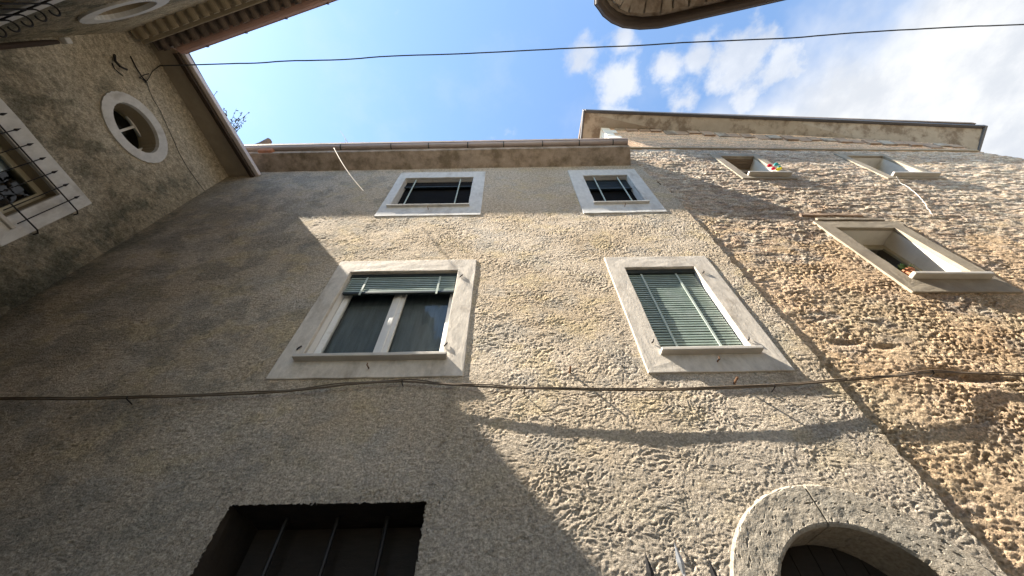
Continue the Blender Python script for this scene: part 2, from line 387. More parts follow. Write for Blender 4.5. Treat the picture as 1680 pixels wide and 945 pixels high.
def corner_col(z, x):
    m = sst(fbm(x/.3, z/.4, 5, 150, .65)+.25*sst(7.6-z, 0, 2), .0, .35)
    return mixc((.34,.29,.20), (.13,.13,.095), m)*(1-.35*sst(5.6-z, -.5, 1.5))[..., None]
def pl_warp(U, Z):
    edge = 2.80-.0*Z; e2 = 2.79-.16*sst(Z, 7.2, 9.0)+.02*perlin(Z/.17, Z*0+.5, 60)+.012*perlin(Z/.05, Z*0+.5, 61)
    t = np.clip((U-2.3)/.5, 0, 1); U2 = np.where(U > 2.3, 2.3+t*(e2-2.3), U)
    dx = np.abs(np.abs(U-(LOW[0]+LOW[1])/2)-(LOW[1]-LOW[0])/2); dz = np.abs(Z-LOW[3])
    near = np.maximum((1-sst(dx, 0, .12))*(Z < LOW[3]+.1), (1-sst(dz, 0, .12))*(U > LOW[0]-.1)*(U < LOW[1]+.1))
    return U2+near*.075*fbm(U/.14, Z/.11, 5, 62, .7), Z+near*.075*fbm(U/.12+7, Z/.09, 4, 63, .7)
def arch_keep(x, z):
    return ~((np.hypot(x-AC, z-AZ) < AI+.09) & (z >= AZ)) & ~((abs(x-AC) < AI+.09) & (z < AZ))
us = steps([(-5.75,-4.2,.03),(-4.2,-2.2,.012),(-2.2,2.80,.0065)]); zs = steps([(0,2.15,.1),(2.15,3.6,.0055),(3.6,5.0,.0075),(5.0,6.2,.0095),(6.2,9.3,.014)])
def tw(U, d, Z): return np.stack([U, D-d, Z], -1)
hol = [(o[0]-.03, o[1]+.03, o[2]-.03, o[3]+.03) for o in OPEN.values()]+[LOW]
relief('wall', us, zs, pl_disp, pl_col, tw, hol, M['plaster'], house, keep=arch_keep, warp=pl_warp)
b = MB(); b.box(-7.1,-6.9,2.62,7.5,0,9.2).box(-6.95,-5.7,2.62,2.8,8.0,9.2).box(2.2,2.4,3.1,7.5,0,9.2).box(-5.9,2.4,7.5,7.7,0,9.2)
b.build('outer_wall', M['backplaster'], house)

# eave: stone soffit sloping out, gutter, roof
b = MB(); b.hexa([(-7.0,2.62,8.91),(2.46,2.62,9.0),(2.42,2.27,9.13),(-7.0,2.27,9.04)], [(-7.0,2.62,9.3),(2.46,2.62,9.36),(2.42,2.27,9.33),(-7.0,2.27,9.24)])
b.build('eave_soffit', M['soffit'], house, bevel=.006)
gp = [(-7.0,2.30,9.215),(-2,2.30,9.262),(2.40,2.30,9.31)]
def flip(path): return list(path)
b = MB().sweep(gp, [(a, c) for a, c in gutter_prof(.062)], closed=True)
gut = b.build('gutter', M['gutter'], house, smooth=False)
for x in (-3.35,-2.35,-1.6,-.82,-.1,.68,1.42,2.1):
    z = 9.262+(x+2)*.011
    pr = [(.062+.067*math.sin(a), -.067*math.cos(a)) for a in np.linspace(-1.6, 1.6, 9)]
    pr2 = pr+[(a-.0, c+.012) for a, c in reversed(pr)]
    MB().sweep([(x-.012,2.30,z),(x+.012,2.30,z)], pr2, closed=True).build('gutter_bracket', M['gutter_thin'], gut)
b = MB(); b.hexa([(-7.0,2.2,9.35),(2.44,2.2,9.42),(2.44,7.9,11.0),(-7.0,7.9,11.0)], [(-7.0,2.2,9.43),(2.44,2.2,9.50),(2.44,7.9,11.1),(-7.0,7.9,11.1)])
# barrel tiles are one surface of the roof: half-round rows on the slab
for k in range(44):
    x = -6.8+k*.21
    n = 7; vs = []; fs = []
    for j, (y, z) in enumerate(((2.22,9.46),(7.85,11.06))):
        for q in range(n):
            a_ = math.pi*q/(n-1); vs.append((x+.085*math.cos(a_), y, z+(x+5.2)*.007*(1-j)+.07*math.sin(a_)))
    for q in range(n-1): fs.append((q, q+1, n+q+1, n+q))
    fs.append(tuple(range(n))); b.add(vs, fs)
b.build('roof', M['rooftile'], house)
# terracotta block: sunlit left stretch of the soffit put into colour and shape
b = MB(); b.hexa([(-4.93,2.58,8.97),(-4.62,2.58,8.97),(-4.68,2.22,9.10),(-4.96,2.22,9.10)], [(-4.93,2.58,9.34),(-4.62,2.58,9.34),(-4.66,2.20,9.34),(-4.96,2.20,9.34)])
b.build('end_cap', M['terracotta'], house, bevel=.02, label='orange terracotta cap at the left end of the gutter')
b = MB().tube([at(412,243,2.36),at(428,238,2.34),at(442,231,2.32)], [.05,.06,.065], 10); b.build('verge_tile', M['tile'], house)

def slats(b, x0, x1, z0, z1, y, pitch, th=.012):
    n = max(1, int(round((z1-z0)/pitch))); p = (z1-z0)/n
    for k in range(n):
        a = z0+k*p
        jy = random.uniform(-.0015, .0015)
        b.box(x0, x1, y-.005+jy, y+.004+jy, a+p*.22, a+p*.76)
def reveal(parent, o, y0, y1, mater, t=.03, name='reveal'):
    b = MB(); b.ring((o[0]-t,o[1]+t,o[2]-t,o[3]+t), o, y0, y1); return b.build(name, mater, parent)
def room(parent, o, y, depth=.9, name='room_interior'):
    b = MB(); x0,x1,z0,z1 = o[0]-.05,o[1]+.05,o[2]-.05,o[3]+.05
    b.add([(x0,y,z0),(x1,y,z0),(x1,y,z1),(x0,y,z1),(x0,y+depth,z0),(x1,y+depth,z0),(x1,y+depth,z1),(x0,y+depth,z1)], [(4,5,6,7),(0,1,5,4),(1,2,6,5),(2,3,7,6),(3,0,4,7)])
    return b.build(name, M['dark'], parent)
def nail(parent, p, d, r=.006, m=None):
    p = Vector(p); q = p+Vector(d)
    return MB().tube([p, q, q+Vector((0,-.002,.022))], r, 6).build('shutter_hook', m or M['rust'], parent)

def house_window(key, outer, mt, label):
    o = OPEN[key]
    f = MB().ring(outer, (o[0],o[1],o[2],o[3]), D-.014, D+.03)
    wdw = f.build('window', mt, house, bevel=.007, label=label, rough=.004)
    reveal(wdw, o, D+.031, D+.30, M['white'])
    room(wdw, o, D+.30)
    sz = o[2]
    up_ = key[0] == 'U'
    MB().box(o[0]-.035, o[1]+(.03 if up_ else .05), D-(.06 if up_ else .085), D+.14, sz-(.022 if up_ else .035), sz+.002).build('sill', M['surround_up'] if up_ else M['sillm'], wdw, bevel=.006, rough=.0015)
    nail(wdw, ((o[0]+o[1])/2+.02, D-.018, sz-.13), (0.0,-.055,-.01))
    return wdw
wLL = house_window('LL', (-2.17,-.432,3.72,5.60), M['surround'], 'window with half-raised green roller shutter over two glass sashes')
wLR = house_window('LR', (1.20,2.50,3.72,5.60), M['surround'], 'window with fully lowered green roller shutter')
wUL = house_window('UL', (-2.11,-.455,6.87,8.76), M['surround_up'], 'wide upper window, dark inside with two thin rods')
wUR = house_window('UR', (1.15,2.46,6.87,8.76), M['surround_up'], 'narrow upper window, dark with two thin rods')

def sashes(parent, o, y):
    x0,x1,z0,z1 = o; xm = (x0+x1)/2
    for a, b_ in ((x0+.005, xm-.004), (xm+.004, x1-.005)):
        s = MB().ring((a,b_,z0,z1-.02), (a+.065,b_-.065,z0+.075,z1-.09), y, y+.045).build('sash', M['white'], parent, bevel=.005)
        MB().box(a+.06, b_-.06, y+.02, y+.024, z0+.07, z1-.085).build('pane', M['glass'], s)
    MB().box(xm-.022, xm+.022, y-.014, y-.001, z0+.02, z1-.03).build('sash_cover_strip', M['white'], parent, bevel=.004)
def roller(parent, o, ztop, zbot, y, m1, pitch=.037):
    b = MB(); slats(b, o[0]+.02, o[1]-.02, zbot+.03, ztop, y, pitch); sh = b.build('roller_shutter', m1, parent)
    MB().box(o[0]+.02, o[1]-.02, y+.028, y+.036, zbot+.02, ztop).build('shutter_backing', M['shutter_dark'], sh)  # added dark sheet that paints shade into the gaps between slats
    MB().box(o[0]+.015, o[1]-.015, y-.010, y+.016, zbot, zbot+.034).build('bottom_rail', M['shutter_dark'], sh, bevel=.003)
    return sh
o = OPEN['LL']
sashes(wLL, o, D+.115)
MB().box(o[0]+.03, o[1]-.03, D+.22, D+.225, o[2]+.02, o[3]-.03).build('curtain', M['dimcurtain'], wLL)  # added sheet behind the glass, coloured to imitate its reflection
sh = roller(wLL, o, o[3]-.05, 4.985, D+.045, M['shutter'])
MB().box(o[0]+.005, o[1]-.005, D+.03, D+.11, o[3]-.055, o[3]-.004).build('shutter_housing', M['shutter_dark'], wLL, bevel=.004)
for fx in (.17, .84):
    x = o[0]+(o[1]-o[0])*fx
    MB().box(x-.011, x+.011, D+.026, D+.032, 4.95, o[3]-.07).build('strap', M['cord'], sh)
o = OPEN['LR']
MB().box(o[0]+.005, o[1]-.005, D+.02, D+.14, o[3]-.075, o[3]-.004).build('shutter_housing', M['shutter_dark'], wLR, bevel=.004)
sh = roller(wLR, o, o[3]-.07, o[2]+.0, D+.055, M['shutter'], .0375)
for fx in (.22, .72):
    x = o[0]+(o[1]-o[0])*fx
    MB().box(x-.011, x+.011, D+.036, D+.043, o[2]+.01, o[3]-.07).build('strap', M['cord'], sh)
for key, wd, zb, fr in (('UL', wUL, 8.2, (.15,.81)), ('UR', wUR, 8.0, (.25,.78))):
    o = OPEN[key]
    sh = roller(wd, o, o[3]-.03, zb, D+.075, M['shutter_dark'] if key == 'UR' else M['dark'])  # upper slats near black: their shade is put into the colour
    MB().box(o[0]+.01, o[1]-.01, D+.13, D+.15, o[2], o[3]-.02).build('pane', M['interior'], wd)  # opaque dark sheet: shade of the unlit room put into its colour
    for fx in fr:
        x = o[0]+(o[1]-o[0])*fx
        MB().tube([(x,D+.03,o[2]),(x,D+.03,o[3])], .011, 8).build('rod', M['cord'], wd)
# iron shutter stays in the jambs of the two lower windows
for wd, key in ((wLL,'LL'), (wLR,'LR')):
    o = OPEN[key]
    for x, z in ((o[1]+.03, o[2]+.14), (o[1]+.07, o[3]-.14), (o[0]-.045, o[2]+.13)):
        MB().tube([(x-.03,D-.022,z-.02),(x-.012,D-.032,z-.004),(x,D-.026,z+.022)], .007, 6).build('shutter_hinge', M['iron'], wd)
# loose nails in the plaster
for q in ((935,610), (1205,628)):
    p = at(q[0], q[1], 2.59); MB().tube([p+np.array([0,.04,0]), p+np.array([0,-.075,.0])], .009, 6).build('nail', M['rust'], house)
p = at(352,276,2.56)
MB().box(p[0]-.06, p[0]+.06, 2.54, 2.62, p[2]-.04, p[2]+.03).build('stone_stub', M['band'], house, bevel=.012)

# barred ground-floor opening
lw = MB().ring((LOW[0]-.08,LOW[1]+.08,LOW[2]-.03,LOW[3]+.08), (LOW[0]-.012,LOW[1]+.012,LOW[2],LOW[3]+.012), D+.014, D+.5).build('window', M['darkreveal'], house, rough=.006, label='dark barred ground-floor opening')
room(lw, LOW, D+.5)
lw2 = MB().ring(LOW, (LOW[0]+.12,LOW[1]-.12,LOW[2]+.1,2.40), D+.42, D+.47).build('sash', M['darkwood'], lw)
MB().box(LOW[0]+.1, LOW[1]-.1, D+.44, D+.445, LOW[2]+.08, 2.42).build('pane', M['glass'], lw2)
for x in (-1.60,-1.24,-.89):
    MB().tube([(x+.01,D+.25,1.56),(x,D+.25,2.70)], .016, 8).build('bar', M['iron'], lw)

# arched doorway
door = MB()
NT = 110
def arch_piece(a0, a1, name, seed):
    prof = [(AO,.06),(AO,-.004),(AO-.010,-.014)]+[(AO-.008-(AO-AI-.03)*k/34., -.020) for k in range(1,35)]+[(AI+.012,-.016),(AI,-.004)]+[(AI, .0+.36*k/10.) for k in range(1,11)]
    n = len(prof); th = np.linspace(a0, a1, NT)
    T, K_ = np.meshgrid(th, np.arange(n), indexing='ij')
    R = np.array([p[0] for p in prof])[K_]; Yo = np.array([p[1] for p in prof])[K_]
    s = T*.63
    dn = .006*fbm(s/.12+seed, (R+Yo)/.09, 5, 80, .62)-.010*sst(fbm(s/.035+seed*3, (R+Yo)/.028, 2, 82), .38, .5)
    front = (K_ > 1) & (K_ < 38)
    Y = D+Yo-np.where(front, dn, 0); Rr = R+np.where(~front, np.where(K_ <= 1, dn*.8, -dn*.8), 0)
    vs = [(AC+Rr[i,j]*math.cos(T[i,j]), Y[i,j], AZ+Rr[i,j]*math.sin(T[i,j])) for i in range(NT) for j in range(n)]
    fs = [(i*n+j, i*n+j+1, (i+1)*n+j+1, (i+1)*n+j) for i in range(NT-1) for j in range(n-1)]
    fs += [tuple(range(n)), tuple((NT-1)*n+j for j in range(n))]
    return vs, fs
cut = math.pi/2+.02
doorway = MB().add(*arch_piece(cut+.012, math.pi, 'l', 1)).build('arch_stone', M['archstone'], house, smooth=False)
MB().add(*arch_piece(0, cut-.008, 'r', 4)).build('arch_stone', M['archstone'], house, smooth=False)
b = MB(); b.box(AC-AO, AC-AI, D-.03, D+.36, 0, AZ); b.build('door_jamb', M['archstone'], house, bevel=.01)
MB().box(AC+AI, AC+AO, D-.03, D+.36, 0, AZ).build('door_jamb', M['archstone'], house, bevel=.01)
dl = MB()
for k in range(8):
    x0 = AC-AI-.04+k*(2*AI+.08)/8; dl.box(x0+.003, x0+(2*AI+.08)/8-.003, D+.30, D+.35, .02, AZ+AI+.1)
dl.build('door', M['darkwood'], house)

# ================================================================== RUBBLE HOUSE (right)
stone = thing('rubble_stone_house', 'tall rubble stone house with three deep window openings, right of the plastered one', 'house', (7, 4, 0))
SL = .023
def sy(x): return 2.622+SL*(x-2.85)
def sw(U, d, Z): return np.stack([U, sy(U)-d, Z], -1)
def sfr(x, y, z): return (x, sy(x)+y, z)             # frame: y = 0 on the stone wall face
W3 = (4.57,5.30,8.50,9.62); W4 = (7.40,8.22,8.53,9.72); W5 = (4.79,5.66,5.16,6.39)
def st_cells(x, z):
    wx = x+.12*perlin(x/.4, z/.25, 90)+.030*perlin(x/.09, z/.06, 95); wz = z+.05*perlin(x/.33, z/.2, 91)+.016*perlin(x/.07, z/.05, 96)
    return voronoi(wx/.20, wz/.066, 3), voronoi(wx/.085+3, wz/.030, 9), sst(fbm(x/.9+5, z/.6, 4, 15, .6)+.34*sst(z, 6.2, 4.8)-.34*sst(z, 6.2, 7.2), .0, .22)
def st_disp(x, z):
    (f1, e, ix, iy), (f1b, eb, ixb, iyb), sm = st_cells(x, z)
    h = _h(ix, iy, 12); hb = _h(ixb, iyb, 13)
    big = sst(e, .0, .10)*(.002+.018*h); small = sst(eb, 0, .14)*(.001+.010*hb)
    m = np.clip(sst(fbm(x/.6, z/.45, 3, 14), -.15, .15)*.75+sst(z, 6.3, 7.6)*.5, 0, 1)
    d = big*m+small*(1-m*.4)
    patch = .5+.9*sst(fbm(x/.5, z/.3, 3, 19, .6), -.2, .3)
    d = d*(1-.80*sm)+sm*(.008-.018*patch*sst(fbm(x/.040, z/.026, 3, 20, .7)+.2*perlin(x/.5, z/.4, 21), .10, .42))
    d = d+.008*fbm(x/.5, z/.4, 2, 16)+.0105*patch*fbm(x/.075+.3*perlin(x/.2, z/.2, 22), z/.038, 4, 17, .75)
    for q, a, b_, k in (((1548,613),.16,.045,.05),((1600,622),.22,.04,.035),((1300,352),.10,.03,.05),((1590,440),.08,.03,.03),((1385,565),.12,.03,.03),((1452,570),.10,.03,.03)):
        p = at(q[0], q[1], 2.65); d = d-k*np.exp(-((x-p[0])/a)**2-((z-p[2])/b_)**2)
    t = sst(z, 10.10, 10.16); d = d*(1-.55*t)+.008*t
    return d-.010
def st_col(x, z, d):
    (f1, e, ix, iy), (f1b, eb, ixb, iyb), sm = st_cells(x, z)
    h = _h(ix, iy, 31); h2 = _h(ixb, iyb, 32)
    pal = np.array([(.46,.40,.31),(.58,.52,.43),(.36,.30,.24),(.50,.38,.28),(.42,.38,.34),(.64,.59,.50),(.28,.22,.17),(.52,.40,.30)])
    c = pal[(h*7.99).astype(int)]*.5+pal[(h2*7.99).astype(int)]*.5
    mort = mixc((.50,.41,.28), (.58,.42,.26), sst(fbm(x/1.1, z/.9, 3, 33), -.2, .3)*sst(z, 7.6, 5.6))
    c = c*(1-.75*sm[..., None])+.75*sm[..., None]*mort
    jt = (1-sst(e, .0, .08))*(1-sm)*.45; c = c*(1-jt[..., None])+jt[..., None]*np.array((.20,.16,.12))
    org = sst(fbm(x/1.6+2, z/1.2, 3, 34)+.22, .0, .4)*sst(z, 6.9, 5.0)
    c = c*(1-.65*org[..., None])+.65*org[..., None]*np.array((.61,.47,.335))
    grey = sst(fbm(x/.5, z/.35, 3, 35), .15, .45); c = c*(1-.4*grey[..., None])+.4*grey[..., None]*np.array((.34,.32,.30))
    dk = sst(fbm(x/.25, z/.12, 3, 36), .28, .55); c = c*(1-.35*dk[..., None])
    t = sst(z, 10.05, 10.15); oc = mixc((.68,.44,.28), (.46,.33,.235), sst(fbm(x/.5, z/.08, 3, 37), -.2, .2)); c = c*(1-.8*t[..., None])+.8*t[..., None]*oc
    sp = fbm(x/.06, z/.024, 5, 38, .82); c = c*(1+1.15*np.clip(sp, -.45, .45))[..., None]*(1+6*np.clip(d, -.03, .03))[..., None]
    return np.clip(c*np.array((1.11,1.05,.97)), .02, .82)
def st_keep(x, z):
    top = np.where(x < 10.75, 12.3-(x-2.4)*.19, 10.2-(x-10.75)*.9)
    return (z < np.minimum(top, 12.1))&~((x < 2.75)&(z < 8.2))
us = steps([(2.42,5.4,.014),(5.4,8.0,.022),(8.0,14.0,.04)]); zs = steps([(0,2.2,.1),(2.2,4.0,.011),(4.0,6.0,.013),(6.0,8.6,.016),(8.6,10.3,.018),(10.3,12.1,.026)])
hs = [(o[0]-.02,o[1]+.02,o[2]-.02,o[3]+.02) for o in (W3,W4,W5)]
relief('wall', us, zs, st_disp, st_col, sw, hs, M['rubble'], stone, keep=st_keep)
b = MB(); b.box(2.45,2.6,2.66,9,9.0,12.0).box(2.45,14,9,9.2,0,10.2).box(13.85,14,2.9,9,0,8); b.build('outer_wall', M['backplaster'], stone)
# pale corner stones at the top left corner
for k in range(5):
    z0 = 10.62+k*.26; wd_ = .34 if k % 2 else .22
    MB(sfr).box(2.432, 2.432+wd_, -.022, .3, z0, z0+.245).build('corner_stone', M['jamb'], stone, bevel=.012, rough=.004)
# string course: pale line
MB(sfr).hexa([(2.45,-.035,10.13),(10.8,-.035,10.13),(10.8,.1,10.13),(2.45,.1,10.13)], [(2.45,-.035,10.19),(10.8,-.035,10.19),(10.8,.1,10.19),(2.45,.1,10.19)]).build('string_course', M['band'], stone, bevel=.01, rough=.006)
# eave with dark gutter edge, falling to the right
E0 = at(960,182,2.20); E1 = at(1300,195,2.38); E2 = at(1615,208,2.56)
I0 = at(985,210,sy(2.46)); I1 = at(1300,226,sy(7.0)); I2 = at(1592,241,sy(11.0))
b = MB()
def quad_slab(b, a, c, d_, e_, t):
    b.hexa([a, c, d_, e_], [np.array(q)+np.array([0,0,t]) for q in (a, c, d_, e_)])
X0 = np.array([1.99,3.2,E0[2]]); X2 = E2+np.array([-.15,1.2,0])
quad_slab(b, E0+np.array([0,.04,-.02]), E1+np.array([0,.04,-.02]), np.array([7.0,3.2,I1[2]+.02]), np.array([1.99,3.2,I0[2]+.02]), .09)
quad_slab(b, E1+np.array([0,.04,-.02]), E2+np.array([0,.04,-.02]), np.array([I2[0]+.5,3.4,I2[2]+.02]), np.array([7.0,3.2,I1[2]+.02]), .09)
b.build('eave_soffit', M['pinksoffit'], stone)
b = MB(); 
def edge(b, p, q, y0, y1, z0, z1): b.hexa([p+np.array([0,y0,z0]), q+np.array([0,y0,z0]), q+np.array([0,y1,z0]), p+np.array([0,y1,z0])], [p+np.array([0,y0,z1]), q+np.array([0,y0,z1]), q+np.array([0,y1,z1]), p+np.array([0,y1,z1])])
edge(b, E0, E1, -.03, .035, -.03, .07); edge(b, E1, E2, -.03, .035, -.03, .07)
b.hexa([(1.94,2.18,E0[2]-.03),(1.99,2.18,E0[2]-.03),(1.99,3.2,I0[2]),(1.94,3.2,I0[2])], [(1.94,2.18,E0[2]+.09),(1.99,2.18,E0[2]+.09),(1.99,3.2,I0[2]+.12),(1.94,3.2,I0[2]+.12)])
r1 = E2; r2 = np.array([I2[0]+.52,3.4,I2[2]+.02]); b.hexa([r1+[-.01,-.03,-.03], r1+[.05,-.03,-.03], r2+[.05,0,0], r2+[-.01,0,0]], [r1+[-.01,-.03,.08], r1+[.05,-.03,.08], r2+[.05,0,.12], r2+[-.01,0,.12]])
b.build('gutter', M['gutter_thin'], stone, bevel=.01)
# stone eave blocks under the soffit, a dark irregular cornice row
for k in range(26):
    x = 2.75+k*.31+random.uniform(-.03,.03); zt = I0[2]+(I1[2]-I0[2])*(x-2.46)/(7.0-2.46) if x < 7 else I1[2]+(I2[2]-I1[2])*(x-7)/4.0
    h_ = random.uniform(.16,.34)
    MB(sfr).box(x, x+random.uniform(.26,.30), -random.uniform(.02,.05), .2, zt-h_, zt+.03).build('eave_block', M['oldstone' if k % 3 else 'terracotta'] if False else M['browneave'] if k % 4 else M['pinksoffit'], stone, bevel=.012, rough=.008)
b = MB(); quad_slab(b, np.array([1.96,2.2,E0[2]+.1]), np.array([11.8,2.5,E2[2]+.1]), np.array([11.8,9.3,E2[2]+2.4]), np.array([1.96,9.3,E0[2]+2.4]), .1)
b.build('roof', M['tile'], stone)

def stone_window(o, outer, depth, label, top=None, lower_band=True):
    b = MB(sfr); b.ring(outer, o, -.022, .03)
    wd = b.build('window', top or M['oldstone'], stone, bevel=.008, rough=.004, label=label)
    MB(sfr).ring((o[0]-.04,o[1]+.04,o[2]-.04,o[3]+.04), o, .031, depth).build('reveal', M['jamb'], wd)
    MB(sfr).box(o[0]-.01, o[1]+.09, -.10, .14, o[2]-.05, o[2]+.004).build('sill', M['sillm'], wd, bevel=.012, rough=.002)
    return wd
w3 = stone_window(W3, (W3[0]-.17,W3[1]+.15,W3[2]-.17,W3[3]+.17), .31, 'left window of the upper storey, grey board behind')
w4 = stone_window(W4, (W4[0]-.17,W4[1]+.13,W4[2]-.14,W4[3]+.15), .31, 'right window of the upper storey, white reveal')
w5 = stone_window(W5, (W5[0]-.22,W5[1]+.20,W5[2]-.30,W5[3]+.20), .31, 'window with a flowerpot standing inside on its sill')
for wd, o in ((w3,W3),(w4,W4),(w5,W5)):
    MB(sfr).box(o[0]-.1,o[1]+.1,.75,.8,o[2]-.1,o[3]+.1).build('room_interior', M['dark'], wd)
    MB(sfr).box(o[0]-.1,o[0]-.05,.32,.76,o[2]-.1,o[3]+.1).box(o[1]+.05,o[1]+.1,.32,.76,o[2]-.1,o[3]+.1).box(o[0]-.1,o[1]+.1,.32,.76,o[3]+.05,o[3]+.1).build('inner_jamb', M['dark'], wd)
    xm = (o[0]+o[1])/2
    for a, c in ((o[0]+.0, xm-.003), (xm+.003, o[1])):
        s = MB(sfr).ring((a,c,o[2],o[3]-.0), (a+.06,c-.06,o[2]+.07,o[3]-.09), .27, .31).build('sash', M['creamwood'] if wd is w5 else M['white'], wd, bevel=.004)
        MB(sfr).box(a+.05, c-.05, .288, .292, o[2]+.06, o[3]-.08).build('pane', M['glass'], s)
b = MB(sfr)
for k in range(4): b.box(W3[0]+.005, W3[1]-.005, .035+k*.058, .035+k*.058+.052, W3[3]-.03, W3[3]-.005)
b.build('lintel_board', M['wood'], w3)
b = MB(sfr)
b.box(W5[0]-.25, W5[1]-.15, -.022, .1, 6.79, 6.86); b.build('brick_lintel', M['browneave'], stone, bevel=.008, rough=.006)
MB(sfr).box(W5[0]-.12, W5[1]+.05, -.030, .1, 6.63, 6.69).build('brick_lintel', M['oldstone'], stone, bevel=.008, rough=.006)

# ================================================================== HOUSE WITH OVAL WINDOWS (left)
P0 = np.array([-5.488, 2.567, 0]); dA = np.array([.1076, 1, 0]); nA = np.array([.994, -.107, 0])
lh = thing('oval_window_house', 'buff plastered house with oval windows and iron grilles, on the left in shade', 'house', (-7, .5, 0))
def fa(u_, y, z):        # u_ = world y along wall A, y = depth into the wall, z
    return P0+dA*(u_-2.567)-nA*y+np.array([0,0,z])
def fa_w(U, d, Z): 
    x = P0[0]+.1076*(U-2.567)+nA[0]*d; y = U+nA[1]*d; return np.stack([x, y, Z], -1)
CB = np.array([-5.737, .26, 0]); dB = np.array([1, -.247, 0]); nB = np.array([.24, .971, 0])
def fb(x, y, z): return CB+dB*(x-CB[0])-nB*y+np.array([0,0,z])
def fb_w(U, d, Z): return np.stack([U+nB[0]*d, CB[1]-.247*(U-CB[0])+nB[1]*d, Z], -1)
AW = (.55,1.80,5.36,6.0); OV = (1.42,7.55); OVI = (.345,.275); OVO = (.50,.42)
BW = (-5.05,-4.05,5.0,5.93); OB = (-4.60,7.24)
def la_disp(x, z):
    wx = x+.05*perlin(x/.21, z/.16, 140); wz = z+.03*perlin(x/.17, z/.19, 141)
    r = 1-np.abs(perlin(wx/.075+z*3, wz/.05, 103))*2.0
    am = sst(8.2-z, -.2, 1.2)
    return .008*r*am+.012*fbm(wx/.10, wz/.07, 3, 105, .8)*am+.008*fbm(x/.6, z/.6, 2, 106)+.0015*fbm(x/.03, z/.03, 2, 107)
def la_col(x, z, d):
    t = fbm(x/.9, z/.8, 4, 121)*.5+.5
    c = mixc((.42,.36,.26), (.51,.455,.35), sst(t, .3, .7))
    m = sst(fbm(x/.35, z/.5, 5, 124, .65)+.16*sst(7.4-z, 0, 2.0)-.01, .03, .30)*sst(8.1-z, 0, .8)
    c = c*(1-.62*m[..., None])+.62*m[..., None]*np.array((.13,.13,.095))
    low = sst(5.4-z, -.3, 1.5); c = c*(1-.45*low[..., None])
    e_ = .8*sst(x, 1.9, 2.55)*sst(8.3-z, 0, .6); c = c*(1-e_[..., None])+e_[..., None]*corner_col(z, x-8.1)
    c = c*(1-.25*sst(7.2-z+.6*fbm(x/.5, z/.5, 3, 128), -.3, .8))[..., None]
    sp = fbm(x/.09+.4*perlin(x/.3, z/.3, 7), z/.05, 4, 126, .85); c = c*(1+.95*np.clip(sp,-.45,.45))[..., None]
    return c*(1+5*np.clip(d,-.03,.03))[..., None]
def ovk(c0, r, s):
    return lambda x, z: ((x-c0[0])/(r[0]+.06))**2+((z-c0[1])/(r[1]+.06))**2 > 1
us = steps([(.2,2.75,.012)]); zs = steps([(0,3.5,.1),(3.5,8.95,.016)])
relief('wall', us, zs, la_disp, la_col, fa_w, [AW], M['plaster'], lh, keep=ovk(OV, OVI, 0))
us = steps([(-5.85,-2.3,.022)]); zs = steps([(0,4.5,.1),(4.5,8.95,.022)])
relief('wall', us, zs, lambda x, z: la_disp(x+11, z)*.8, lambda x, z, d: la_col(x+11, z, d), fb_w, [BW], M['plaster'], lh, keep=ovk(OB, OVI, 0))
b = MB(); b.box(-10,-9.8,-6,6,0,8.9).box(-10,-2.3,-6.2,-6,0,8.9).box(-2.45,-2.3,-6,-.66,0,8.9).box(-10,-5.6,5.8,6,0,8.9).build('outer_wall', M['backplaster'], lh)
# eave over wall A: soffit, brown board, pale gutter
JA0, JA1 = at_z(374,286,8.75), at_z(237,57,8.75)
EA0, EA1 = np.array([-4.905,2.60,8.75]), at_z(300,85,8.75)
def lift(p, z): return np.array([p[0], p[1], z])
exA = (EA1-EA0)/np.linalg.norm(EA1-EA0)
E1x = EA1+exA*.0
b = MB(); b.hexa([(-5.7,2.60,8.74),(-5.9,.2,8.74),lift(E1x+[-.02,0,0],8.72),lift(EA0+[-.06,0,0],8.72)], [(-5.7,2.60,8.86),(-5.9,.2,8.86),lift(E1x+[-.02,0,0],8.84),lift(EA0+[-.06,0,0],8.84)])
b.build('eave_soffit', M['backplaster'], lh)
def strip(b, p, q, o0, o1, z0, z1):
    n = np.array([1,-.12,0]); 
    b.hexa([lift(p+n*o0,z0), lift(q+n*o0,z0), lift(q+n*o1,z0), lift(p+n*o1,z0)], [lift(p+n*o0,z1), lift(q+n*o0,z1), lift(q+n*o1,z1), lift(p+n*o1,z1)])
b = MB(); strip(b, EA0, EA1, -.115, -.045, 8.66, 8.80); b.build('fascia_board', M['fascia'], lh, bevel=.004)
b = MB(); strip(b, EA0, EA1+exA*.05, -.065, .03, 8.725, 8.81); ga = b.build('gutter', M['gutter_pale'], lh, bevel=.012)
b = MB(); strip(b, EA0, EA1+exA*.05, .006, .018, 8.79, 8.825); b.build('gutter_lip', M['gutter_thin'], ga)
# roof over wing A
b = MB(); b.hexa([(-5.0,2.6,8.83),(-5.25,.5,8.83),(-10,.5,10.3),(-10,6.1,10.3)], [(-5.0,2.6,8.87),(-5.25,.5,8.87),(-10,.5,10.4),(-10,6.1,10.4)])
b.hexa([(-5.3,.52,8.9),(-2.25,-.22,8.9),(-2.25,-6.2,10.9),(-10,-6.2,10.9)], [(-5.3,.52,8.96),(-2.25,-.22,8.96),(-2.25,-6.2,11),(-10,-6.2,11)])
b.build('roof', M['tile'], lh)
